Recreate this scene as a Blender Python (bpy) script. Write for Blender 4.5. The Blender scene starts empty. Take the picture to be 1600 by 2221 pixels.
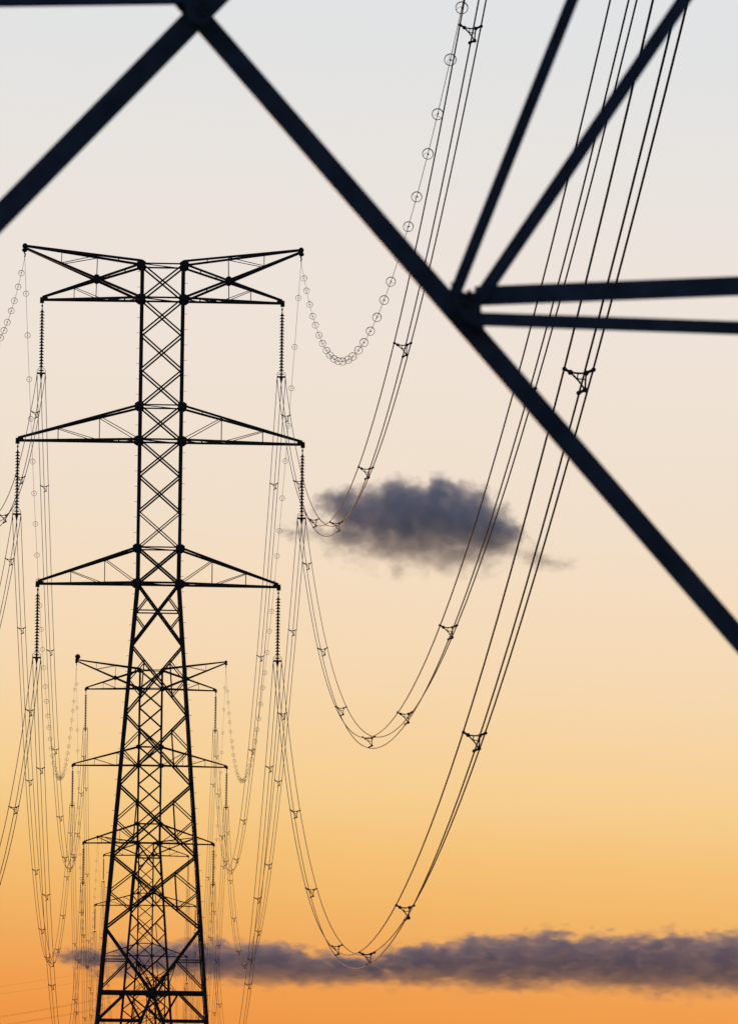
import bpy, bmesh, math, random
from mathutils import Vector, Matrix
random.seed(7)
scene = bpy.context.scene
COL = scene.collection

# ------------------------------------------------------------------ camera
EYE = Vector((0.0, 0.0, 1.7))
FPX, CXP, CYP = 18000.0, 800.0, 1110.5          # focal length in photo pixels, image centre
VP, LEAN = (297.9, 2487.0), 0.0149              # vanishing point of the line of pylons, slight roll
_v = Vector((VP[0]-CXP, VP[1]-CYP, FPX)).normalized()
_t = Vector((LEAN, -1.0, 0.0))
_u = (_t - _t.dot(_v)*_v).normalized()
_x = _v.cross(_u)
RIGHT = Vector((_x[0], _v[0], _u[0]))
DOWN = Vector((_x[1], _v[1], _u[1]))
FWD = Vector((_x[2], _v[2], _u[2]))
cd = bpy.data.cameras.new('camera')
cam = bpy.data.objects.new('camera', cd)
COL.objects.link(cam)
mw = Matrix((RIGHT, -DOWN, -FWD)).transposed().to_4x4()
mw.translation = EYE
cam.matrix_world = mw
cd.sensor_fit = 'HORIZONTAL'
cd.sensor_width = 24.0
cd.lens = FPX/1600.0*24.0
cd.clip_start = 0.5
cd.clip_end = 200000.0
cd.dof.use_dof = True
cd.dof.focus_distance = 600.0
cd.dof.aperture_fstop = 12.5
scene.camera = cam

# ------------------------------------------------------------------ sky, sun, exposure
def lin(c):
    return tuple((v/255/12.92) if v/255 <= .04045 else ((v/255+.055)/1.055)**2.4 for v in c)
SUN_EL, SUN_AZ = math.radians(0.8), math.radians(-4.0)     # low in front of the camera, a little to the left
world = bpy.data.worlds.new('World')
scene.world = world
world.use_nodes = True
nt = world.node_tree
nt.nodes.clear()
N = nt.nodes.new
def link(a, b): nt.links.new(a, b)
def math_node(op, a, b=None, c=None, clamp=False):
    n = N('ShaderNodeMath'); n.operation = op; n.use_clamp = clamp
    for i, v in enumerate((a, b, c)):
        if v is None: continue
        if isinstance(v, (int, float)): n.inputs[i].default_value = v
        else: link(v, n.inputs[i])
    return n.outputs[0]
out = N('ShaderNodeOutputWorld'); bg = N('ShaderNodeBackground')
tc = N('ShaderNodeTexCoord'); sep = N('ShaderNodeSeparateXYZ')
link(tc.outputs['Generated'], sep.inputs[0])
DX, DY, DZ = sep.outputs
hor = math_node('SQRT', math_node('ADD', math_node('MULTIPLY', DX, DX), math_node('MULTIPLY', DY, DY)))
tanel = math_node('DIVIDE', DZ, math_node('MAXIMUM', hor, 0.001))
azr = math_node('DIVIDE', DX, math_node('MAXIMUM', hor, 0.001))       # towards the right of the line
# the after-glow is a little higher and redder to the left, where the sun went down
elev = math_node('ADD', tanel, math_node('MULTIPLY', math_node('SUBTRACT', math_node('MINIMUM', math_node('MAXIMUM', azr, -0.06), 0.12), 0.028), 0.044))
SKY = [(2300,(237,146,66)),(2221,(239,153,72)),(2150,(241,159,79)),(2060,(241,170,92)),(1960,(243,183,105)),(1850,(245,193,119)),(1720,(247,206,143)),
       (1580,(247,211,161)),(1430,(246,217,179)),(1270,(245,220,190)),(1100,(241,223,202)),(900,(240,225,209)),
       (700,(239,227,216)),(480,(236,227,220)),(270,(231,228,224)),(110,(227,227,227)),(-60,(226,227,229)),(-500,(218,223,229))]
ramp = N('ShaderNodeValToRGB')
ramp.color_ramp.interpolation = 'LINEAR'
link(math_node('DIVIDE', elev, 0.18), ramp.inputs[0])
els = ramp.color_ramp.elements
for i, (py, c) in enumerate(SKY):
    pos = (2487-py)/FPX/0.18
    e = els[i] if i < 2 else els.new(pos)
    e.position = pos
    e.color = (*lin(c), 1)
sky = N('ShaderNodeTexSky'); sky.sky_type = 'NISHITA'; sky.sun_disc = False
sky.sun_elevation = SUN_EL; sky.sun_rotation = SUN_AZ
sky.air_density = 1.0; sky.dust_density = 1.5
skys = N('ShaderNodeMix'); skys.data_type = 'RGBA'; skys.blend_type = 'MULTIPLY'; skys.inputs[0].default_value = 1
link(sky.outputs[0], skys.inputs[6]); skys.inputs[7].default_value = (0.12, 0.16, 0.29, 1)
mr = N('ShaderNodeMapRange'); mr.interpolation_type = 'SMOOTHSTEP'
mr.inputs[1].default_value = 0.16; mr.inputs[2].default_value = 0.55; mr.inputs[3].default_value = 1; mr.inputs[4].default_value = 0
link(tanel, mr.inputs[0])
ma = N('ShaderNodeMapRange'); ma.interpolation_type = 'SMOOTHSTEP'
ma.inputs[1].default_value = 0.1; ma.inputs[2].default_value = 0.8; ma.inputs[3].default_value = 0; ma.inputs[4].default_value = 1
link(math_node('DIVIDE', DY, math_node('MAXIMUM', hor, 0.001)), ma.inputs[0])
glow = math_node('MULTIPLY', mr.outputs[0], ma.outputs[0])
mix = N('ShaderNodeMix'); mix.data_type = 'RGBA'
link(glow, mix.inputs[0]); link(skys.outputs[2], mix.inputs[6]); link(ramp.outputs[0], mix.inputs[7])
link(mix.outputs[2], bg.inputs[0]); bg.inputs[1].default_value = 1.0
link(bg.outputs[0], out.inputs[0])
sd = bpy.data.lights.new('sun', 'SUN'); sd.energy = 1.4; sd.angle = math.radians(0.5); sd.color = (1.0, 0.46, 0.22)
sun = bpy.data.objects.new('sun', sd); COL.objects.link(sun)
sdir = Vector((math.sin(SUN_AZ)*math.cos(SUN_EL), math.cos(SUN_AZ)*math.cos(SUN_EL), math.sin(SUN_EL)))
sun.rotation_euler = sdir.to_track_quat('Z', 'Y').to_euler()
sun.location = (0, 300, 120)
vs = scene.view_settings
scene.display_settings.display_device = 'sRGB'
vs.view_transform = 'Standard'; vs.look = 'None'; vs.exposure = 0; vs.gamma = 1; vs.use_curve_mapping = False
scene.render.engine = 'CYCLES'
scene.cycles.volume_bounces = 10
scene.cycles.max_bounces = 12
scene.cycles.use_denoising = True
scene.cycles.sample_clamp_direct = 2.0
scene.cycles.volume_step_rate = 1.0
scene.cycles.volume_max_steps = 256
scene.render.filter_size = 1.2

# ------------------------------------------------------------------ materials
def steel(name, col, rough=.6, metal=.35, scale=3.0, var=.35):
    m = bpy.data.materials.new(name); m.use_nodes = True
    t = m.node_tree; b = t.nodes['Principled BSDF']
    tcn = t.nodes.new('ShaderNodeTexCoord')
    n = t.nodes.new('ShaderNodeTexNoise'); n.inputs['Scale'].default_value = scale; n.inputs['Detail'].default_value = 6
    r = t.nodes.new('ShaderNodeValToRGB')
    r.color_ramp.elements[0].position = .3; r.color_ramp.elements[1].position = .75
    r.color_ramp.elements[0].color = (*[c*(1-var) for c in col], 1)
    r.color_ramp.elements[1].color = (*[c*(1+var) for c in col], 1)
    t.links.new(tcn.outputs['Object'], n.inputs['Vector']); t.links.new(n.outputs['Fac'], r.inputs[0])
    t.links.new(r.outputs[0], b.inputs['Base Color'])
    b.inputs['Roughness'].default_value = rough; b.inputs['Metallic'].default_value = metal
    bp = t.nodes.new('ShaderNodeBump'); bp.inputs['Strength'].default_value = .1
    t.links.new(n.outputs['Fac'], bp.inputs['Height']); t.links.new(bp.outputs[0], b.inputs['Normal'])
    return m
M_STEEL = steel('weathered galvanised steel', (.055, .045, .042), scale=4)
M_NEAR = steel('skylight tinted steel', (.075, .105, .15), scale=9, rough=.55)  # near pylon steel, with the blue of the skylight put into its base colour
M_WIRE = steel('dulled aluminium strand', (.1, .095, .09), scale=30, metal=0, rough=.8)
M_PORC = steel('brown glazed porcelain', (.06, .035, .03), rough=.3, metal=0, scale=8)
M_FIT = steel('dark cast fitting', (.08, .08, .085), scale=12)
M_RING = steel('grey plastic marker', (.12, .12, .12), metal=0, scale=6)
M_BALL = steel('faded red marker ball', (.11, .05, .045), metal=0, scale=2)
M_SOIL = steel('dry field earth', (.06, .052, .04), metal=0, rough=.95, scale=.05)

# ------------------------------------------------------------------ helpers
class MB:
    def __init__(s): s.v = []; s.f = []
    def poly(s, vs, fs):
        o = len(s.v); s.v += [tuple(p) for p in vs]; s.f += [tuple(i+o for i in f) for f in fs]
    def angle(s, p, q, w, nrm, t=None, flip=1):
        """rolled angle section from p to q: one leg in the plane seen along nrm, the other standing behind it"""
        p, q = Vector(p), Vector(q); d = (q-p).normalized(); nrm = Vector(nrm)
        n2 = (nrm - nrm.dot(d)*d)
        if n2.length < 1e-4: n2 = d.orthogonal()
        n2.normalize(); n1 = d.cross(n2)*flip; t = t or w*.12
        sec = [(-w/2, 0), (w/2, 0), (w/2, t), (-w/2+t, t), (-w/2+t, w), (-w/2, w)]
        vs = [e + n1*a - n2*b for e in (p, q) for a, b in sec]
        fs = [(i, (i+1) % 6, (i+1) % 6+6, i+6) for i in range(6)] + [(0, 5, 4, 3, 2, 1), (6, 7, 8, 9, 10, 11)]
        s.poly(vs, fs)
    def box(s, c, dx, dy, dz):
        c = Vector(c)
        vs = [c+Vector((x*dx/2, y*dy/2, z*dz/2)) for x in (-1, 1) for y in (-1, 1) for z in (-1, 1)]
        s.poly(vs, [(0,1,3,2),(4,6,7,5),(0,4,5,1),(2,3,7,6),(0,2,6,4),(1,5,7,3)])
    def tube(s, pts, r, n=6, closed=False):
        pts = [Vector(p) for p in pts]; k = len(pts)
        rs = r if isinstance(r, (list, tuple)) else [r]*k
        vs = []; ref = None
        for i, p in enumerate(pts):
            a = pts[(i-1) % k] if (i or closed) else p; b = pts[(i+1) % k] if (i < k-1 or closed) else p
            d = (b-a).normalized()
            if ref is None: ref = d.orthogonal().normalized()
            ref = (ref - ref.dot(d)*d).normalized(); o = d.cross(ref)
            vs += [p + rs[i]*(math.cos(2*math.pi*j/n)*ref + math.sin(2*math.pi*j/n)*o) for j in range(n)]
        fs = []
        for i in range(k if closed else k-1):
            i2 = (i+1) % k
            for j in range(n): fs.append((i*n+j, i*n+(j+1) % n, i2*n+(j+1) % n, i2*n+j))
        if not closed: fs += [tuple(range(n-1, -1, -1)), tuple((k-1)*n+j for j in range(n))]
        s.poly(vs, fs)
    def bar(s, p, q, r, n=6): s.tube([p, q], r, n)
    def lathe(s, prof, c, n=12):
        c = Vector(c); vs = []; k = len(prof)
        for r, z in prof: vs += [c+Vector((r*math.cos(2*math.pi*j/n), r*math.sin(2*math.pi*j/n), z)) for j in range(n)]
        fs = [(i*n+j, i*n+(j+1) % n, (i+1)*n+(j+1) % n, (i+1)*n+j) for i in range(k-1) for j in range(n)]
        fs += [tuple(range(n-1, -1, -1)), tuple((k-1)*n+j for j in range(n))]
        s.poly(vs, fs)
    def blob(s, c, rx, ry=None, rz=None, n=8, m=6):
        ry = ry or rx; rz = rz or rx; c = Vector(c); vs = [c+Vector((0, 0, -rz))]
        for i in range(1, m):
            a = math.pi*i/m
            vs += [c+Vector((rx*math.sin(a)*math.cos(2*math.pi*j/n), ry*math.sin(a)*math.sin(2*math.pi*j/n), -rz*math.cos(a))) for j in range(n)]
        vs.append(c+Vector((0, 0, rz))); L = len(vs)-1
        fs = [(0, 1+(j+1) % n, 1+j) for j in range(n)]
        for i in range(m-2):
            for j in range(n): fs.append((1+i*n+j, 1+i*n+(j+1) % n, 1+(i+1)*n+(j+1) % n, 1+(i+1)*n+j))
        fs += [(1+(m-2)*n+j, 1+(m-2)*n+(j+1) % n, L) for j in range(n)]
        s.poly(vs, fs)
    def octagon(s, c, r, nrm, t=.03, k=8, sq=1.0):
        c = Vector(c); nrm = Vector(nrm).normalized(); a = nrm.cross(Vector((0, 0, 1))).normalized(); b = nrm.cross(a)
        ring = [(math.cos(2*math.pi*(j+.5)/k), math.sin(2*math.pi*(j+.5)/k)) for j in range(k)]
        vs = [c + nrm*z + r*(x*a+y*sq*b) for z in (0, t) for x, y in ring]
        s.poly(vs, [tuple(range(k-1, -1, -1)), tuple(range(k, 2*k))] + [(j, (j+1) % k, (j+1) % k+k, j+k) for j in range(k)])
    def build(s, name, mat, parent=None, loc=(0, 0, 0), smooth=False):
        me = bpy.data.meshes.new(name); me.from_pydata(s.v, [], s.f); me.update()
        if smooth: me.polygons.foreach_set('use_smooth', [True]*len(me.polygons))
        me.materials.append(mat)
        o = bpy.data.objects.new(name, me); COL.objects.link(o); o.location = loc
        if parent: o.parent = parent
        return o
KIDS = {}
def kids(o): return [c for c in COL.objects if c.parent == o]
def tag(o, label, cat, group=None, kind=None):
    if label: o['label'] = label
    if cat: o['category'] = cat
    if group: o['group'] = group
    if kind: o['kind'] = kind
    return o
def thing(name, label, cat, loc, group=None):
    o = bpy.data.objects.new(name, None); COL.objects.link(o); o.location = loc; o.empty_display_size = .3
    return tag(o, label, cat, group)
def tree_of(root):
    """list of (object, index of parent) for quick copying without bpy.ops"""
    lst = [(root, -1)]; i = 0
    by = {}
    for c in COL.objects: by.setdefault(c.parent, []).append(c)
    while i < len(lst):
        for c in by.get(lst[i][0], []): lst.append((c, i))
        i += 1
    return lst
def dup(lst, loc, label, group=None, skip=()):
    new = []
    for o, pi in lst:
        if (pi >= 0 and new[pi] is None) or o.name.split('.')[0] in skip: new.append(None); continue
        c = o.copy(); COL.objects.link(c)
        if pi >= 0: c.parent = new[pi]
        new.append(c)
    new[0].location = loc; new[0]['label'] = label
    if group: new[0]['group'] = group
    return new[0]

# ------------------------------------------------------------------ ground
g = MB()
xs = [-60000, -6000, -600, -60, 0, 60, 600, 6000, 60000]
ys = [-60000, -5000, -500, 0, 150, 400, 800, 1113, 1300, 1500, 1710, 2000, 2600, 6000, 120000]
def gz(y): return 0.0 if y <= 1113 else (-1.6*(y-1113)/597 if y < 1710 else -1.6)
g.poly([(x, y, gz(y)) for y in ys for x in xs], [(j*9+i, j*9+i+1, (j+1)*9+i+1, (j+1)*9+i) for j in range(len(ys)-1) for i in range(8)])
tag(g.build('ground', M_SOIL), None, None, kind='structure')

# ------------------------------------------------------------------ pylons
XL = 0.9                                                        # the line of pylons runs along x = XL
def make_pylon(label, cx, cy, cz, yaw, waist, base, lv, tips, panels, low_panel=True, bolts=False, legw=(.275, .265, .25, .225), mat=M_STEEL, group='pylons along the power line'):
    """lv: z of (low bottom, low top, mid bottom, mid top, up bottom, top); tips: (low, mid, up, earth) = (reach, z)"""
    root = thing('pylon', label, 'pylon', (cx, cy, cz), group)
    root.rotation_euler.z = yaw
    hw0 = waist/2; zw = lv[0]; sl = (base/2-hw0)/zw
    def hw(z): return hw0 if z >= zw else hw0+(zw-z)*sl
    top = lv[5]
    def corner(sx, sy, z): return Vector((sx*hw(z), sy*hw(z), z))
    cuts = [0, panels[-3] if low_panel else zw*.3, zw*.62, zw, top+.25]
    for sx in (-1, 1):
        for sy in (-1, 1):
            m = MB()
            for i in range(4):
                m.angle(corner(sx, sy, cuts[i]), corner(sx, sy, cuts[i+1]), legw[i], (0, -1, 0), t=legw[i]*.5, flip=sx)
            leg = m.build('leg', mat, root)
            if bolts and sx*sy < 0:
                k = 50
                for i in range(k):
                    z = 10.3 + (top-10.6)*i/(k-1)
                    b = MB(); p = corner(sx, sy, z); b.bar(p+Vector((sx*.1, 0, 0)), p+Vector((sx*.32, 0, 0)), .015, 5)
                    b.build('step_bolt', M_FIT, leg)
    faces = [((-1, -1), (1, -1), (0, -1, 0)), ((1, 1), (-1, 1), (0, 1, 0)), ((1, -1), (1, 1), (1, 0, 0)), ((-1, 1), (-1, -1), (-1, 0, 0))]
    levels = [lv[0]]
    def lerp(a, b, t): return a+(b-a)*t
    def brace_panel(fa, fb, n, z1, z2, w, redundant=0, mid=False):
        m = MB(); nv = Vector(n)
        a1, b1, a2, b2 = corner(*fa, z1), corner(*fb, z1), corner(*fa, z2), corner(*fb, z2)
        o = nv*.05
        m.angle(a1+o, b2+o, w, n); m.angle(b1-o, a2-o, w, n, flip=-1)
        if mid:
            zc = z1+(z2-z1)*hw(z1)/(hw(z1)+hw(z2)); m.angle(corner(*fa, zc), corner(*fb, zc), w*.65, n)
        if redundant:
            tq = hw(z1)/(hw(z1)+hw(z2))
            for e, f in ((fa, fb), (fb, fa)):
                zm = (z1+z2)/2
                e1, f1, e2, f2 = corner(*e, z1), corner(*f, z1), corner(*e, z2), corner(*f, z2)
                lo = lerp(e1, f2, tq*.5); hi = lerp(e2, f1, (1-tq)*.5)
                le = corner(*e, zm)
                m.angle(le, hi, w*.62, n); m.angle(le, lo, w*.62, n, flip=-1)
                if redundant > 1: m.angle(hi, lo, w*.6, n)
        m.build('cross_brace', mat, root)
    # body between the cross arms, then the splayed lower body
    body = panels
    for (z1, z2, w, red, mid) in body[:-3]:
        for fi, (fa, fb, n) in enumerate(faces):
            brace_panel(fa, fb, n, z1, z2, w, red, mid)
    # horizontal frames at the arm levels
    for z, w in ((lv[0], .15), (lv[1], .1), (lv[2], .13), (lv[3], .1), (lv[4], .13), (lv[5], .11)):
        m = MB()
        for fa, fb, n in faces: m.angle(corner(*fa, z), corner(*fb, z), w, n)
        m.angle(corner(-1, -1, z), corner(1, 1, z), w*.6, (0, 0, 1))
        m.build('horizontal_frame', mat, root)
    for z in (lv[0], lv[1], lv[2], lv[3], lv[4], lv[5]):
        for sx in (-1, 1):
            for sy in (-1, 1):
                m = MB(); m.octagon(corner(sx, sy, z)+Vector((sx*.04, sy*.04, 0)), .39 if z in (lv[0], lv[2], lv[4]) else .36, (0, sy, 0), sq=.68)
                m.build('gusset_plate', mat, root)
    if low_panel:
        zk, zh, zn = body[-3], body[-2], body[-1]             # K-brace top node level, its horizontal, first leg panel
        for fa, fb, n in faces:
            m = MB()
            ctr = (corner(*fa, zh)+corner(*fb, zh))/2
            for e in (fa, fb):
                t1 = corner(*e, zn)
                m.angle(t1, ctr, .2 if e == fb else .13, n)
                zq = (zn+zh)/2; md = lerp(t1, ctr, .5)
                m.angle(corner(*e, zq), md, .08, n)
                m.angle(md, corner(*e, zh+.25), .09, n)
            m.build('k_brace', mat, root)
            m = MB(); m.angle(corner(*fa, zh), corner(*fb, zh), .24, n)
            m.build('horizontal_beam', mat, root)
            m = MB()
            for e in (fa, fb):
                foot = corner(*e, .6)
                m.angle(ctr, foot, .18, n)
                qt = (ctr+corner(*e, zh))/2; nd = lerp(ctr, foot, .165); zl = nd.z
                m.angle(qt, nd, .11, n); m.angle(qt, corner(*e, zl), .12, n); m.angle(nd, corner(*e, zl), .14, n)
                nd2 = lerp(ctr, foot, .5)
                m.angle(nd2, corner(*e, zl), .11, n); m.angle(nd2, corner(*e, nd2.z), .11, n)
            m.build('leg_brace', mat, root)
            m = MB(); m.octagon(ctr+Vector(n)*.06, .36, n); m.build('gusset_plate', mat, root)
    # cross arms
    def arm(sx, zb, zt, tip, kind):
        m = MB(); T = Vector((sx*tip[0], 0, tip[1])); w = .165
        A = []                                                  # the four chords, each as (body corner, tip corner)
        for sy in (-1, 1):
            te = T+Vector((0, sy*.12, 0))
            lo = corner(sx, sy, zb); hi = corner(sx, sy, zt)
            A.append((sy, lo, hi, te))
        top_m, bot_m, web = MB(), MB(), MB()
        for sy, lo, hi, te in A:
            top_m.angle(hi, te+Vector((0, 0, .12)), w, (0, sy, 0)); bot_m.angle(lo, te-Vector((0, 0, .08)), w, (0, sy, 0))
            H = [lerp(hi, te, f) for f in (.33, .67)]; L = [lerp(lo, te, f) for f in (.33, .67)]
            nn = (0, sy, 0)
            if kind != 'x':
                for a, b in zip(H, L): web.angle(a, b, .05, nn)
                web.angle(H[0], lo, .055, nn); web.angle(H[1], lerp(lo, te, .36), .05, nn)
            elif zb > zt:                                       # earth-wire arm: the steep strut runs down to the body
                web.angle(lerp(hi, te, .68), lerp(lo, te, .68), .045, nn); web.angle(lerp(lo, te, .68), lerp(hi, te, .38), .1, nn)
            else:
                web.angle(lerp(hi, te, .68), lerp(lo, te, .68), .045, nn); web.angle(lerp(hi, te, .68), lerp(lo, te, .42), .05, nn)
        l1, l2 = A[0], A[1]
        for f in (.17, .33, .5, .67, .84):
            bot_m.angle(lerp(l1[1], l1[3], f), lerp(l2[1], l2[3], f), .1, (0, 0, 1))
        for f, f2 in ((0, .17), (.17, .33), (.33, .5), (.5, .67)):
            bot_m.angle(lerp(l1[1], l1[3], f), lerp(l2[1], l2[3], f2), .08, (0, 0, 1))
            top_m.angle(lerp(l1[2], l1[3], f2), lerp(l2[2], l2[3], f2), .08, (0, 0, 1))
        for f in (.3, .5, .7): bot_m.box(lerp(l1[1], l1[3], f)+Vector((0, -.03, -.1)), .5, .04, .18)
        a = thing_part('cross_arm' if kind != 'x' or zb <= zt else 'earth_wire_arm', root)
        top_m.build('upper_chord', mat, a); bot_m.build('lower_chord', mat, a); web.build('strut', mat, a)
        m = MB(); m.box(T+Vector((-sx*.12, 0, -.02)), .56, .3, .26); m.box(T+Vector((sx*.02, 0, -.18)), .3, .2, .28)
        m.build('tip_plate', mat, a)
    def thing_part(name, parent):
        o = bpy.data.objects.new(name, None); COL.objects.link(o); o.parent = parent; o.empty_display_size = .3; return o
    for sx in (-1, 1):
        arm(sx, lv[0], lv[1], tips[0], 'n'); arm(sx, lv[2], lv[3], tips[1], 'n')
        arm(sx, lv[4], lv[5], tips[2], 'x')
        earth(sx, lv, tips[3], tips[2], corner, root, mat, thing_part)
    return root
def earth(sx, lv, tip, uptip, corner, root, mat, thing_part):
    """earth-wire arm: upper chord from the very top of the body, lower chord rising from the arm below and crossing it"""
    T = Vector((sx*tip[0], 0, tip[1])); top_m, bot_m, web = MB(), MB(), MB()
    U = Vector((sx*uptip[0], 0, uptip[1]))
    for sy in (-1, 1):
        nn = (0, sy, 0); te = T+Vector((0, sy*.1, 0)); hi = corner(sx, sy, lv[5])+Vector((0, 0, .2)); lo = corner(sx, sy, lv[4])
        top_m.angle(hi, te+Vector((0, 0, .1)), .17, nn); bot_m.angle(lo+Vector((0, sy*.03, 0)), te-Vector((0, 0, .06))+Vector((0, sy*.03, 0)), .18, nn)
        f = lambda a, b, t: a+(b-a)*t
        X = f(lo, te, .385); c = f(hi, te, .38); lo2 = f(lo, U+Vector((0, sy*.1, 0)), .46)
        web.angle(c, X, .045, nn); web.angle(X, lo2, .045, nn); web.angle(c, f(lo, te, .685), .055, nn); web.angle(f(hi, te, .685), f(lo, te, .685), .045, nn)
    for t in (.2, .385, .55, .7, .85):
        a = corner(sx, -1, lv[4]); b = corner(sx, 1, lv[4])
        bot_m.angle(a+(T-a)*t, b+(T-b)*t, .08, (0, 0, 1))
        a = corner(sx, -1, lv[5]); b = corner(sx, 1, lv[5])
        top_m.angle(a+(T-a)*t+Vector((0, 0, .12)), b+(T-b)*t+Vector((0, 0, .12)), .08, (0, 0, 1))
    e = thing_part('earth_wire_arm', root)
    top_m.build('upper_chord', mat, e); bot_m.build('lower_chord', mat, e); web.build('strut', mat, e)
    for sy in (-1, 1):
        lo = corner(sx, sy, lv[4]); X = lo+(T-lo)*.385
        m = MB(); m.octagon(X+Vector((0, sy*.05, 0)), .27, (0, sy, 0)); m.build('gusset_plate', mat, e)
    m = MB(); m.blob(T+Vector((0, 0, .08)), .2, .2, .22); m.blob(T+Vector((sx*.02, 0, -.22)), .2, .2, .16)
    m.build('tip_plate', mat, e)
    m = MB()
    for i, (dx, dz) in enumerate(((0, -.33), (-.035, -.46), (.03, -.59), (.0, -.72))):
        m.blob(T+Vector((dx, 0, dz+.05)), .05, .05, .1)
    m.build('hanger', M_FIT, e)

LV = (42.36, 44.93, 52.76, 55.26, 63.08, 65.55)
TIPS = ((8.71, 42.32), (10.32, 52.72), (8.71, 63.0), (10.03, 66.75))
PAN = [(63.08, 65.55, .12, 0, 0), (60.5, 63.08, .115, 0, 0), (57.85, 60.5, .115, 0, 0), (55.26, 57.85, .115, 0, 0), (52.76, 55.26, .12, 0, 0),
       (50.2, 52.76, .115, 0, 0), (47.56, 50.2, .115, 0, 0), (44.93, 47.56, .08, 0, 0), (42.36, 44.93, .14, 0, 0),
       (37.85, 42.36, .15, 1, 1), (32.86, 37.85, .12, 2, 0), (27.76, 32.86, .125, 2, 0), (22.6, 27.76, .13, 2, 0), (17.4, 22.6, .13, 2, 0),
       10.67, 12.73, 17.4]
YB, YC, YD, YE = 600.0, 1113.0, 1710.0, 2330.0
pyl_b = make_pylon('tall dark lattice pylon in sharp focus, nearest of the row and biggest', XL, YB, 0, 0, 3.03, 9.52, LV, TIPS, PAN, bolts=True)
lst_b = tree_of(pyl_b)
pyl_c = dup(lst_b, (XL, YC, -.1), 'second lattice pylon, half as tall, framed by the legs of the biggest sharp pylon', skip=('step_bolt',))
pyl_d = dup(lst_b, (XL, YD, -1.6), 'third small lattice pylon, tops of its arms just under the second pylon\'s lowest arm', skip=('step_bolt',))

# far angle pylon, shorter and turned where the line bends to the left
LVE = (28.0, 31.0, 36.5, 39.5, 45.2, 50.5)
TIPE = ((7.4, 28.0), (9.2, 36.5), (8.6, 46.4), (7.9, 54.2))
PANE = [(45.2, 50.5, .2, 0, 0), (42.3, 45.2, .18, 0, 0), (39.5, 42.3, .18, 0, 0), (36.5, 39.5, .18, 0, 0), (33.6, 36.5, .18, 0, 0), (31.0, 33.6, .18, 0, 0),
        (28.0, 31.0, .2, 0, 0), (24.5, 28.0, .25, 1, 1), (21.0, 24.5, .25, 2, 0), (16.5, 21.0, .25, 2, 0), 9.0, 11.0, 16.5]
YAWE = math.radians(48)
pyl_e = make_pylon('farthest lattice pylon, tiny and turned sideways, tangled in the dark low cloud', 4.6, YE, -1.6, YAWE, 3.6, 11.0, LVE, TIPE, PANE)

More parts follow.
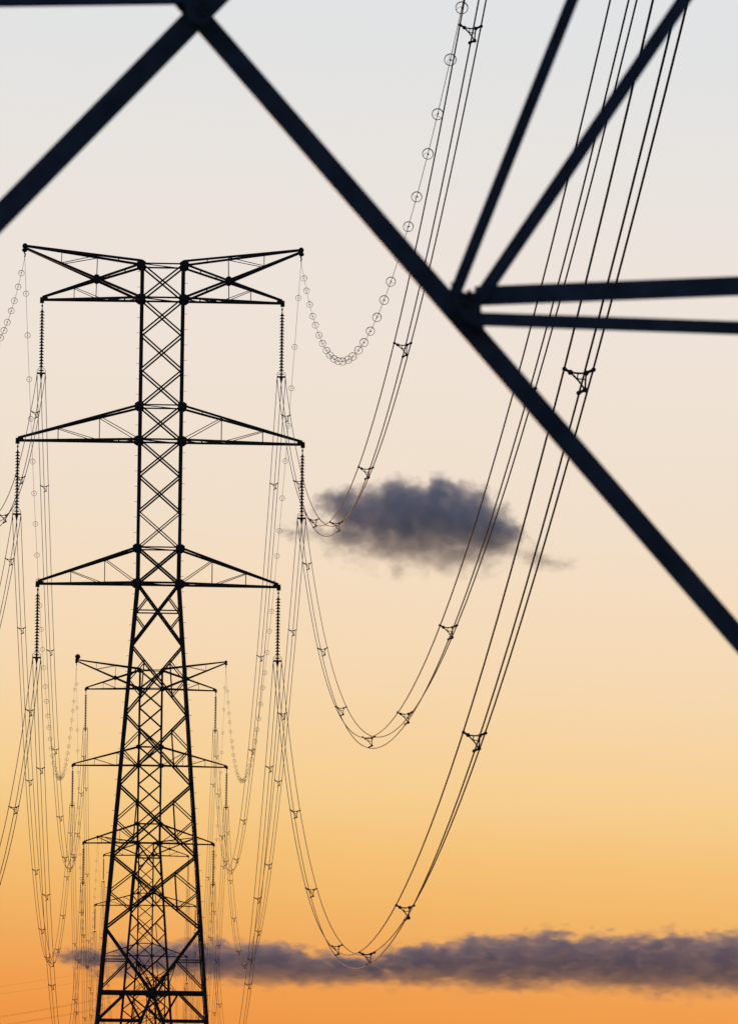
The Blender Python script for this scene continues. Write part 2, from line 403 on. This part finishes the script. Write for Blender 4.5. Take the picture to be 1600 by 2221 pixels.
# near pylon: its far face crosses the whole picture out of focus
CXA, BWA = -.1, 5.95
YA = 33.0-BWA                                                   # centre of the near pylon
SLA = .09
LVA = (45.8, 48.6, 58.9, 61.5, 69.0, 71.6)
WA = BWA-SLA*45.8
def face_pt(px, py):
    """the place on the far face of the near pylon that is seen at a point of the photograph"""
    d = RIGHT*(px-CXP) + DOWN*(py-CYP) + FWD*FPX
    # face plane: y = YA + BWA - SLA*z
    t = (YA+BWA-SLA*EYE.z-EYE.y)/(d.y+SLA*d.z)
    return EYE+d*t
def near_pylon():
    root = thing('pylon', 'blurred dark lattice beams of the closest pylon, crossing the whole picture in front', 'pylon', (CXA, YA, 0), None)
    org = Vector((CXA, YA, 0))
    def hw(z): return max(BWA-SLA*z, WA)
    def corner(sx, sy, z): return Vector((sx*hw(z), sy*hw(z), z))
    top = LVA[5]
    for sx in (-1, 1):
        for sy in (-1, 1):
            m = MB(); zz = [0, 16, 32, LVA[0], top+.3]
            for i in range(4): m.angle(corner(sx, sy, zz[i]), corner(sx, sy, zz[i+1]), .3-.03*i, (0, -1, 0), flip=sx)
            m.build('leg', M_NEAR, root)
            m = MB(); m.lathe([(.9, -.2), (.9, .15), (.35, .35), (.3, .45)], corner(sx, sy, 0), 16); m.build('footing', M_SOIL, root)
    S = (YA+BWA-SLA*5-EYE.y)
    def px2m(w): return w*S/FPX
    off = Vector((0, 1, 0))
    nrm = (0, -1, 0)
    def seg(p, q, wpx, name, depth=0, extend=None, flip=1):
        a = face_pt(*p)-org; b = face_pt(*q)-org
        if extend: b = a+(b-a)*extend
        m = MB(); m.angle(a+off*depth, b+off*depth, px2m(wpx), nrm, flip=flip, t=.012); m.build(name, M_NEAR, root)
    # X brace of the lowest panel: from foot to opposite leg through the crossing point
    def ext(p, q, z0, z1):
        a = face_pt(*p)-org; b = face_pt(*q)-org; d = b-a
        return a+d*((z0-a.z)/d.z), a+d*((z1-a.z)/d.z)
    P, Q = ext((0, 469), (440, 20), .35, 11.4)
    m = MB(); m.angle(P, Q, px2m(52), nrm, t=.012); m.build('diagonal_brace', M_NEAR, root)
    P, Q = ext((440, 41), (1600, 1379), .35, 11.6)
    m = MB(); m.angle(P+off*.05, Q+off*.05, px2m(47), nrm, t=.012, flip=-1); m.build('diagonal_brace', M_NEAR, root)
    # horizontal to the left leg, redundants fanning out of the node on the right diagonal
    seg((430, -14), (-2600, 26), 40, 'horizontal_brace', -.03)
    seg((985, 640), (1240, 0), 27, 'strut', -.03, 14.5)
    seg((1040, 648), (1482, 0), 31, 'strut', -.035, 9.5)
    seg((1030, 643), (1600, 621), 43, 'strut', -.025, 5.2)
    seg((1020, 693), (1600, 713), 30, 'strut', -.04, 5.3)
    m = MB()
    pts = [(975, 612), (1004, 640), (1034, 634), (1066, 640), (1042, 664), (1044, 700), (1052, 722), (1012, 700), (985, 660)]
    vs = [face_pt(*p)-org-off*.05 for p in pts]; k = len(vs)
    m.poly(vs+[v+off*.012 for v in vs], [tuple(range(k-1, -1, -1)), tuple(range(k, 2*k))]+[(j, (j+1) % k, (j+1) % k+k, j+k) for j in range(k)])
    m.build('gusset_plate', M_NEAR, root)
    m = MB()
    pts = [(399, 12), (428, -40), (470, -40), (505, -6), (470, 30), (440, 62), (412, 48)]
    vs = [face_pt(*p)-org-off*.06 for p in pts]; k = len(vs)
    m.poly(vs+[v+off*.012 for v in vs], [tuple(range(k-1, -1, -1)), tuple(range(k, 2*k))]+[(j, (j+1) % k, (j+1) % k+k, j+k) for j in range(k)])
    m.build('gusset_plate', M_NEAR, root)
    # bolts on the two gussets
    for cx, cy, k in ((1012, 650, 5), (440, 20, 4)):
        m = MB()
        for i in range(k):
            a = 2*math.pi*i/k; p = face_pt(cx+11*math.cos(a), cy+13*math.sin(a))-org-off*.075
            m.bar(p, p+off*.03, .012, 6)
        m.build('bolt_group', M_FIT, root)
    # other faces of the same panel and the body above, all outside this view
    faces = [((-1, -1), (1, -1), (0, -1, 0), 0), ((1, 1), (-1, 1), (0, 1, 0), 1), ((1, -1), (1, 1), (1, 0, 0), 0), ((-1, 1), (-1, -1), (-1, 0, 0), 0)]
    zs = [.35, 11.5, 20, 27.5, 34, 40, LVA[0], LVA[1], 52, 55.5, LVA[2], LVA[3], 65.2, LVA[4], LVA[5]]
    for i in range(len(zs)-1):
        for fa, fb, n, far in faces:
            if far and i == 0: continue
            m = MB(); o = Vector(n)*.03
            zt = zs[i+1] if i or n[1] >= 0 else 16.0
            m.angle(corner(*fa, zs[i])+o, corner(*fb, zt)+o, .1, n); m.angle(corner(*fb, zs[i])-o, corner(*fa, zt)-o, .1, n, flip=-1)
            m.angle(corner(*fa, zs[i+1]), corner(*fb, zs[i+1]), .1, n)
            m.build('cross_brace', M_NEAR, root)
    for sx in (-1, 1):
        for zb, zt, tx, tz in ((LVA[0], LVA[1], 8.71, 45.8), (LVA[2], LVA[3], 10.32, 58.9), (LVA[4], LVA[5], 8.71, 69.0), (LVA[4], LVA[5], 10.03, 73.0)):
            T = Vector((sx*tx, 0, tz)); m = MB()
            for sy in (-1, 1):
                lo, hi = corner(sx, sy, zb), corner(sx, sy, zt); te = T+Vector((0, sy*.12, 0))
                m.angle(lo, te, .2, (0, sy, 0)); m.angle(hi, te+Vector((0, 0, .2)), .2, (0, sy, 0))
                for f in (.25, .5, .75): m.angle(lo+(te-lo)*f, hi+(te-hi)*f, .09, (0, sy, 0))
            m.build('cross_arm', M_NEAR, root)
    return root
near_pylon()

# ------------------------------------------------------------------ insulator strings
def make_string(label, loc):
    root = thing('insulator_string', label, 'insulator', loc, 'insulator strings hanging from the pylon arms')
    m = MB(); m.bar((0, 0, 0), (0, 0, -.55), .03); m.blob((0, 0, -.3), .07, .07, .1); m.bar((0, 0, -.5), (0, 0, -4.95), .045, 8)
    rod = m.build('core_rod', M_FIT, root, smooth=True)
    nd = 19
    disc = None
    for i in range(nd):
        z = -.72-i*.222
        if disc is None:
            m = MB(); m.lathe([(.05, .11), (.075, .1), (.085, .03), (.185, -.03), (.18, -.055), (.06, -.03), (.05, -.08)], (0, 0, 0), 14)
            disc = m.build('disc', M_PORC, rod, (0, 0, z), smooth=True)
        else:
            d = disc.copy(); COL.objects.link(d); d.parent = rod; d.location = (0, 0, z)
    m = MB(); m.tube([(.3*math.cos(a), .04, -5.03+.2*math.sin(a)) for a in [math.pi*i/14 for i in range(15)]] + [(-.3, .04, -5.25)], .017, 6)
    m.bar((.3, .04, -5.03), (.3, .04, -5.25), .017)
    m.build('arcing_ring', M_FIT, root)
    m = MB(); m.lathe([(.05, .06), (.2, .02), (.2, -.02), (.05, -.05)], (0, 0, -5.02), 14); m.bar((0, 0, -4.9), (0, 0, -5.3), .06, 8)
    m.build('socket_clevis', M_FIT, root)
    m = MB(); m.box((0, 0, -5.22), .62, .06, .13)
    m.poly([(-.12, -.03, -5.28), (.12, -.03, -5.28), (0.02, -.03, -5.75), (-.02, -.03, -5.75), (-.12, .03, -5.28), (.12, .03, -5.28), (.02, .03, -5.75), (-.02, .03, -5.75)],
           [(0, 1, 2, 3), (7, 6, 5, 4), (0, 3, 7, 4), (1, 5, 6, 2), (0, 4, 5, 1), (3, 2, 6, 7)])
    m.build('yoke_plate', M_FIT, root)
    for x, z in ((-.3, -5.6), (.3, -5.6), (0, -6.05)):
        m = MB(); m.bar((x, 0, -5.24 if x else -5.7), (x, 0, z), .03); m.blob((x, 0, z+.06), .05, .05, .16); m.tube([(x, -.22, z-.03), (x, 0, z), (x, .22, z-.03)], .045)
        m.build('clamp', M_FIT, root, smooth=True)
    return root
PH = (('upper', 8.71, 63.0), ('middle', 10.32, 52.72), ('lower', 8.71, 42.32))
SN = {-1: 'left', 1: 'right'}
PNAME = {'b': 'the biggest sharp pylon\'s', 'c': 'the second pylon\'s', 'd': 'the tiny third pylon\'s'}
first = None
for key, cy, cz in (('b', YB, 0), ('c', YC, -.1), ('d', YD, -1.6)):
    if key == 'd': lst_s = [x for x in lst_s]
    for sx in (-1, 1):
        for nm, rx, z in PH:
            lab = f'dark disc insulator string hanging from {PNAME[key]} {SN[sx]} {nm} arm tip'
            loc = (XL+sx*rx, cy, cz+z-.22)
            if first is None: first = make_string(lab, loc); lst_s = tree_of(first)
            else: dup(lst_s, loc, lab, skip=('arcing_ring', 'socket_clevis') if key == 'd' else ())

# ------------------------------------------------------------------ wires
def curve_pts(p1, p2, a, n):
    p1, p2 = Vector(p1), Vector(p2); L2 = (p2-p1).length_squared; r = []
    for i in range(n+1):
        t = i/n; r.append(p1+(p2-p1)*t - Vector((0, 0, a*L2*t*(1-t))))
    return r
def at_y(p1, p2, a, y):
    p1, p2 = Vector(p1), Vector(p2); t = (y-p1.y)/(p2.y-p1.y); L2 = (p2-p1).length_squared
    p = p1+(p2-p1)*t-Vector((0, 0, a*L2*t*(1-t)))
    d = (p2-p1)/math.sqrt(L2)*math.sqrt(L2); sl = ((p2-p1).z - a*L2*(1-2*t))/(p2.y-p1.y); hx = (p2.x-p1.x)/(p2.y-p1.y)
    return p, sl, hx
def wire(p1, p2, a, r, label, group, n=72, name='power_cable'):
    o = Vector(p1); m = MB(); m.tube([p-o for p in curve_pts(p1, p2, a, n)], r, 6)
    return tag(m.build(name, M_WIRE, loc=o, smooth=True), label, 'cable', group)
GW_R, CW_R = .0125, .022
# spans: name, y of the two ends, per-phase sag, spacer places, wording
ATT = {'upper': (8.71, 57.36), 'middle': (10.32, 47.13), 'lower': (8.71, 36.82), 'earth': (10.03, 66.0)}
AZ = {'upper': 63.55, 'middle': 53.45, 'lower': 40.35, 'earth': 72.4}
SAG = {'a': {'upper': .0003685, 'middle': .0003725, 'lower': .0003535, 'earth': .000365},
       'b': {'upper': .0004, 'middle': .0004, 'lower': .0004, 'earth': .000384},
       'c': {'upper': .00039, 'middle': .00039, 'lower': .00039, 'earth': .00037},
       'd': {'upper': .00038, 'middle': .00038, 'lower': .00038, 'earth': .00036}}
def epos(sx, nm):
    i = {'lower': 0, 'middle': 1, 'upper': 2, 'earth': 3}[nm]; rx, z = TIPE[i]
    return (4.6+sx*rx*math.cos(YAWE), YE+sx*rx*math.sin(YAWE), -1.6+z-.2)
def end(key, sx, nm):
    rx, z = ATT[nm]
    if key == 'A': return (XL-1.03+sx*rx, YA, AZ[nm])
    if key == 'B': return (XL+sx*rx, YB, z)
    if key == 'C': return (XL+sx*rx, YC, z-.1)
    if key == 'D': return (XL+sx*rx, YD, z-1.6)
    if key == 'E': return epos(sx, nm)
SPAN = {'a': ('A', 'B', 'running from the biggest sharp pylon toward the viewer'), 'b': ('B', 'C', 'strung between the biggest and second pylons'),
        'c': ('C', 'D', 'strung between the second and third pylons'), 'd': ('D', 'E', 'strung between the third and farthest pylons')}
SPACER_A = {'upper': [575, 518.4, 464.6, 404.4, 347.1, 295.7, 233], 'middle': [574.9, 516.7, 461.9, 400, 341.8, 291.5, 232], 'lower': [572.5, 514.5, 457.3, 393.2, 334.6, 284.5, 223.9, 169.8]}
SPACER = {'b': [631, 687, 737, 791, 843, 897, 950, 1003, 1050, 1090],
          'c': [1140, 1194, 1250, 1306, 1362, 1418, 1475, 1532, 1590, 1645, 1688], 'd': [1740, 1800, 1860, 1920, 1980, 2040, 2100, 2160, 2220, 2280]}
ORD = ['', 'first', 'second', 'third', 'fourth', 'fifth', 'sixth', 'seventh', 'eighth', 'ninth', 'tenth', 'eleventh', 'twelfth', 'thirteenth', 'fourteenth', 'fifteenth',
       'sixteenth', 'seventeenth', 'eighteenth', 'nineteenth', 'twentieth']
TEN = {2: 'twenty', 3: 'thirty', 4: 'forty', 5: 'fifty'}; TENTH = {2: 'twentieth', 3: 'thirtieth', 4: 'fortieth', 5: 'fiftieth'}
def ordw(i): return ORD[i] if i <= 20 else (TENTH[i//10] if i % 10 == 0 else TEN[i//10]+'-'+ORD[i % 10])

def to_photo(p):
    d = Vector(p)-EYE; z = d.dot(FWD)
    return (CXP+FPX*d.dot(RIGHT)/z, CYP+FPX*d.dot(DOWN)/z) if z > 1 else (-9e9, -9e9)
def in_view(p, pad=40):
    x, y = to_photo(p); return -pad < x < 1600+pad and -pad < y < 2221+pad

def make_spacer():
    root = thing('bundle_spacer', 'x', 'spacer', (0, 0, 0), 'triangular spacers on the cable bundles')
    V = [Vector((-.3, 0, 0)), Vector((.3, 0, 0)), Vector((.0, 0, -.5))]
    I = [Vector((-.175, 0, -.07)), Vector((.15, 0, -.075)), Vector((.135, 0, -.43))]
    m = MB()
    def bow(a, b, k):
        c = (a+b)/2; g_ = (I[0]+I[1]+I[2])/3; c = c+(g_-c)*k
        m.tube([a, (a+c)/2, c, (c+b)/2, b], .02, 6)
    bow(I[0], I[1], .12); bow(I[1], I[2], .05); bow(I[2], I[0], .22)
    m.bar(Vector((-.02, 0, -.06)), Vector((-.03, 0, -.2)), .013); m.bar(Vector((-.03, 0, -.2)), Vector((.12, 0, -.21)), .013)
    for p in I: m.blob(p, .058, .06, .058)
    m.build('frame', M_FIT, root, smooth=True)
    for v, i in zip(V, I):
        m = MB(); m.tube([i, (i+v)/2, v], [.034, .03, .036], 6); m.blob(v, .05, .09, .05)
        m.build('clamp_arm', M_FIT, root, smooth=True)
    return root
def make_ring():
    root = thing('ring_marker', 'x', 'ring marker', (0, 0, 0), 'ring markers along the earth wires')
    m = MB()
    for y, rr in ((-.03, .205), (.05, .2)): m.tube([(rr*math.cos(2*math.pi*i/28), y, rr*math.sin(2*math.pi*i/28)) for i in range(28)], .0125, 5, closed=True)
    m.build('ring', M_RING, root, smooth=True)
    m = MB(); m.tube([(0, -.1, 0), (0, -.02, 0), (0, .06, 0)], [.018, .03, .018], 6); m.blob((0, 0, .03), .028, .03, .035); m.build('clip', M_FIT, root, smooth=True)
    m = MB(); m.tube([(0.0, -.03, 0), (.05, -.03, -.06), (.12, -.02, -.05), (.2, 0, .0)], .008, 5); m.tube([(0, .03, 0), (-.06, .05, -.1), (-.15, .05, -.13)], .006, 5)
    m.build('spoke', M_RING, root, smooth=True)
    return root
spacer0 = make_spacer(); lst_sp = tree_of(spacer0); used_sp = [False]
ring0 = make_ring(); lst_rg = tree_of(ring0); used_rg = [False]
def merged(lst, name, mat, cat, group):
    m = MB()
    for o, _ in lst:
        if o.type == 'MESH': m.poly([v.co for v in o.data.vertices], [tuple(p.vertices) for p in o.data.polygons])
    return tag(m.build(name, mat, smooth=True), 'x', cat, group)
spacer1 = merged(lst_sp, 'bundle_spacer', M_FIT, 'spacer', 'triangular spacers on the cable bundles'); spacer1['used'] = 0
ring1 = merged(lst_rg, 'ring_marker', M_RING, 'ring marker', 'ring markers along the earth wires'); ring1['used'] = 0
first_use = set()
def put(base, lst, p, sl, hx, label, roll=0, sc=1):
    if base.name not in first_use: o = base; first_use.add(base.name); o.location = p; o['label'] = label
    else: o = dup(lst, p, label)
    o.rotation_euler = (math.atan(sl), roll, -math.atan(hx))
    return o
STR = {(-.3, 0): 'left', (.3, 0): 'right', (0, -.5): 'lowest'}
rnd = random.Random(3)
for key, (e1, e2, words) in SPAN.items():
    for sx in (-1, 1):
        for nm in ('upper', 'middle', 'lower'):
            a = SAG[key][nm]; p1, p2 = end(e1, sx, nm), end(e2, sx, nm)
            for dx, dz in STR:
                q1 = (p1[0]+dx, p1[1], p1[2]+dz); q2 = (p2[0]+dx, p2[1], p2[2]+dz)
                wire(q1, q2, a*(1+rnd.uniform(-.0015, .0015)), CW_R, f'{STR[dx, dz]} cable of the {SN[sx]} {nm} arm\'s three-cable bundle {words}'.replace('running from the biggest sharp pylon toward the viewer', 'from the biggest pylon toward viewer').replace('strung between the', 'between'), f'three-cable bundles {words}')
            k = 0
            for y in (SPACER_A[nm] if key == 'a' else SPACER[key]):
                jit = 0 if key == 'a' else rnd.uniform(-4, 4)
                p, sl, hx = at_y(p1, p2, a, y+jit); k += 1
                if not in_view(p): continue
                side = {'a': 'from the biggest pylon toward viewer', 'b': 'behind the biggest pylon', 'c': 'behind the second pylon', 'd': 'behind the third pylon'}[key]
                lab = f'{ordw(k)} triangular spacer {side} on the {SN[sx]} {nm} arm\'s cable bundle'
                if key in 'ab': put(spacer0, lst_sp, p, sl, hx, lab, rnd.uniform(-.06, .06))
                else: put(spacer1, [(spacer1, -1)], p, sl, hx, lab, rnd.uniform(-.06, .06))
        a = SAG[key]['earth']; p1, p2 = end(e1, sx, 'earth'), end(e2, sx, 'earth')
        wire(p1, p2, a, GW_R, f'thin earth wire with ring markers on the {SN[sx]} side {words}'[:200].replace('running from the biggest sharp pylon toward the viewer', 'toward viewer').replace('strung between the', 'between') if key != 'd' else f'thin bare earth wire on the {SN[sx]} side {words}', 'earth wires at the pylon tops', name='earth_wire')
        if key == 'd': continue
        k = 0; y0, y1 = p1[1], p2[1]
        ylist = [586-11.9*i for i in range(45)] if key == 'a' else [y0+9+12.0*i for i in range(int((y1-y0-10)/12.0))]
        for y in ylist:
            if not (min(y0, y1)+3 < y < max(y0, y1)-3): continue
            p, sl, hx = at_y(p1, p2, a, y+rnd.uniform(-1.2, 1.2)); k += 1
            if not in_view(p, 20): continue
            side = {'a': 'toward viewer from the biggest pylon\'s', 'b': 'behind the biggest pylon\'s', 'c': 'behind the second pylon\'s'}[key]
            lab = f'{ordw(k)} ring marker {side} {SN[sx]} earth wire tip'
            if key in 'ab': put(ring0, lst_rg, p, sl*.3, hx, lab, rnd.uniform(0, 6.28))
            else: put(ring1, [(ring1, -1)], p, sl*.3, hx, lab, rnd.uniform(0, 6.28))

# the line bends away to the left beyond the farthest pylon
for sx in (-1, 1):
    for nm in ('lower', 'middle', 'upper', 'earth'):
        q = epos(sx, nm); e = (-330, 2520+sx*9, q[2]-3)
        for dx in ((0,) if nm == 'earth' else (-.28, .28)):
            wire((q[0], q[1], q[2]+dx*.6), (e[0], e[1], e[2]+dx*.6), .00046 if nm != 'earth' else .0004, CW_R if nm != 'earth' else GW_R,
                 f'{"upper" if dx > 0 else "lower" if dx < 0 else "single"} faint far {"cable" if dx else "earth wire"} sloping off left from the farthest pylon\'s {"near" if sx < 0 else "outer"} {nm} arm', 'faint far cables sloping off to the left', name='power_cable' if dx else 'earth_wire')
# strain insulators at the farthest pylon
for sx in (-1, 1):
    for nm in ('lower', 'middle', 'upper'):
        q = Vector(epos(sx, nm))
        for tgt, wd in ((Vector(end('D', sx, nm)), 'facing the third pylon'), (Vector((-330, 2520+sx*9, q.z-3)), 'facing left')):
            d = (tgt-q); d.z = -abs(d.length)*.19; d.normalize()
            m = MB(); m.bar((0, 0, 0), d*5.2, .05)
            for i in range(20):
                c = d*(.6+i*.21); m.tube([c-d*.04, c, c+d*.04], [.06, .17, .15], 8)
            m.box(d*5.1, .5, .1, .5)
            tag(m.build('insulator_string', M_PORC, loc=q), f'tiny strain insulator {wd} on the farthest pylon\'s {SN[sx]} {nm} arm', 'insulator', 'strain insulators on the farthest pylon')

# round marker ball on the second pylon's left earth-wire tip
m = MB(); m.blob((0, 0, 0), .36, .36, .36, n=20, m=14); m.lathe([(.362, -.03), (.375, -.03), (.375, .03), (.362, .03)], (0, 0, 0), 20); m.bar((0, 0, -.38), (0, 0, -.55), .06)
tag(m.build('marker_ball', M_BALL, loc=(XL-10.03+.15, YC, -.1+66.75+.5), smooth=True), 'dark round marker ball on the left top tip of the second pylon', 'marker ball')

# ------------------------------------------------------------------ clouds
def world_at(px, py, Y):
    d = RIGHT*(px-CXP) + DOWN*(py-CYP) + FWD*FPX
    return EYE+d*((Y-EYE.y)/d.y)
def cloud(label, Y, lobes, depth, dens, alb, nscale, edge, seed, gain=3.0, warp=.5, thin=.3, aniso=.3, bias=.2):
    """lobes: ellipsoids (centre and radii) at distance Y that give the cloud its bulk; a closed hull round them holds a
    soft volume whose density is the lobe field broken up by noise, thinner towards the cloud's base"""
    S = Y/FPX
    c0 = world_at(sum(l[0] for l in lobes)/len(lobes), sum(l[1] for l in lobes)/len(lobes), Y)
    bm = bmesh.new(); E = []
    r_ = random.Random(seed)
    for px, py, rx, ry, *wt in lobes:
        rx *= 1.22; ry *= 1.22
        c = world_at(px, py, Y)-c0; c.y += r_.uniform(-.25, .25)*depth
        ax = Vector((rx*S, depth*min(1, .35+ry/60), ry*S)); E.append((c, ax, wt[0] if wt else 1.0))
        mtx = Matrix.Translation(c) @ Matrix.Diagonal((ax.x, ax.y, ax.z, 1))
        bmesh.ops.create_icosphere(bm, subdivisions=3, radius=1.1, matrix=mtx)
    me = bpy.data.meshes.new('cloud'); bm.to_mesh(me); bm.free()
    o = bpy.data.objects.new('cloud', me); COL.objects.link(o); o.location = c0
    md = o.modifiers.new('hull', 'REMESH'); md.mode = 'VOXEL'; md.voxel_size = min(e[1].z for e in E)/2.5
    dg = bpy.context.evaluated_depsgraph_get(); me2 = bpy.data.meshes.new_from_object(o.evaluated_get(dg)); o.modifiers.clear(); o.data = me2
    m = bpy.data.materials.new('cloud vapour'); m.use_nodes = True; t = m.node_tree; t.nodes.clear()
    def nn(k): return t.nodes.new(k)
    def mt(op, a, b=None, clamp=False):
        n = nn('ShaderNodeMath'); n.operation = op; n.use_clamp = clamp
        for i, v in enumerate((a, b)):
            if v is None: continue
            if isinstance(v, (int, float)): n.inputs[i].default_value = v
            else: t.links.new(v, n.inputs[i])
        return n.outputs[0]
    def vm(op, a, b):
        n = nn('ShaderNodeVectorMath'); n.operation = op; t.links.new(a, n.inputs[0])
        if isinstance(b, (tuple, Vector)): n.inputs[1].default_value = b
        else: t.links.new(b, n.inputs[1])
        return n.outputs[0]
    o_ = nn('ShaderNodeOutputMaterial'); pv = nn('ShaderNodeVolumePrincipled'); tcn = nn('ShaderNodeTexCoord')
    P = tcn.outputs['Object']
    def noise(vec, detail, rough, dist=0.0):
        n = nn('ShaderNodeTexNoise'); n.inputs['Scale'].default_value = 1; n.inputs['Detail'].default_value = detail
        n.inputs['Roughness'].default_value = rough; n.inputs['Distortion'].default_value = dist; t.links.new(vec, n.inputs['Vector']); return n
    base = vm('MULTIPLY', P, tuple(1/v for v in nscale))
    wn = noise(vm('MULTIPLY', base, (.55, .55, .55)), 2, .5)
    wv = vm('MULTIPLY', vm('SUBTRACT', wn.outputs['Color'], (.5, .5, .5)), tuple(v*warp*2 for v in nscale))
    PW = vm('ADD', P, wv)
    field = None
    for c, ax, wt in E:
        ln = nn('ShaderNodeVectorMath'); ln.operation = 'LENGTH'; t.links.new(vm('DIVIDE', vm('SUBTRACT', PW, c), ax), ln.inputs[0])
        f = mt('MULTIPLY', mt('SUBTRACT', 1.0, ln.outputs['Value']), wt)
        if field is None: field = f
        else:
            n = nn('ShaderNodeMath'); n.operation = 'SMOOTH_MAX'; n.inputs[2].default_value = .25
            t.links.new(field, n.inputs[0]); t.links.new(f, n.inputs[1]); field = n.outputs[0]
    nz = noise(base, 8, .58, .3)
    v = mt('SUBTRACT', mt('ADD', field, mt('MULTIPLY', mt('SUBTRACT', nz.outputs['Fac'], .5), edge)), bias)
    v = mt('POWER', mt('MULTIPLY', v, gain, True), 1.2)
    sp = nn('ShaderNodeSeparateXYZ'); t.links.new(P, sp.inputs[0])
    zlo = min((c.z-ax.z) for c, ax, _ in E); zhi = max((c.z+ax.z) for c, ax, _ in E)
    mr_ = nn('ShaderNodeMapRange'); mr_.interpolation_type = 'SMOOTHSTEP'; t.links.new(sp.outputs[2], mr_.inputs[0])
    mr_.inputs[1].default_value = zlo+(zhi-zlo)*.12; mr_.inputs[2].default_value = zlo+(zhi-zlo)*.55; mr_.inputs[3].default_value = thin; mr_.inputs[4].default_value = 1
    t.links.new(mt('MULTIPLY', mt('MULTIPLY', v, mr_.outputs[0]), dens), pv.inputs['Density'])
    pv.inputs['Color'].default_value = (*alb, 1); pv.inputs['Anisotropy'].default_value = aniso
    t.links.new(pv.outputs[0], o_.inputs['Volume'])
    me2.materials.clear(); me2.materials.append(m)
    return tag(o, label, 'cloud')
C1 = [(740, 1092, 56, 32, .5), (800, 1106, 90, 46), (866, 1096, 84, 58), (905, 1135, 130, 72), (975, 1120, 96, 74), (1030, 1142, 76, 66), (880, 1185, 150, 60, .5), (985, 1195, 120, 58, .6),
      (1072, 1162, 58, 54, .8), (950, 1076, 44, 42, .8), (1022, 1095, 44, 42, .7), (1150, 1205, 60, 24, .34), (1205, 1222, 44, 16, .32), (770, 1165, 90, 44, .45), (660, 1150, 50, 24, .15), (705, 1100, 40, 22, .22)]
cloud('puffy slate grey cloud alone in the middle of the sky', 9000.0, C1, 60.0, .055, (.92, .965, 1.0), (19, 19, 17), 1.55, 1, gain=2.8, thin=.36, aniso=0.0, bias=.1)
C2 = [(200, 2078, 90, 26, .6), (330, 2078, 130, 38, .7), (450, 2084, 120, 46, .9), (570, 2092, 130, 50), (665, 2106, 100, 42, .8), (745, 2106, 100, 36, .85), (830, 2104, 100, 38, .6), (930, 2092, 120, 48), (1055, 2082, 120, 54),
      (1180, 2084, 140, 66), (1310, 2090, 130, 66), (1450, 2096, 150, 74), (1590, 2094, 140, 74), (1730, 2100, 120, 60), (1080, 2124, 150, 34, .7), (260, 2114, 110, 14, .5), (900, 2132, 120, 22, .4)]
cloud('long flat dusky cloud bank low across the right of the sky', 18000.0, C2, 80.0, .038, (.98, .95, .965), (34, 34, 18), 1.3, 5, gain=4.0, thin=.28, aniso=0.0, bias=.13)
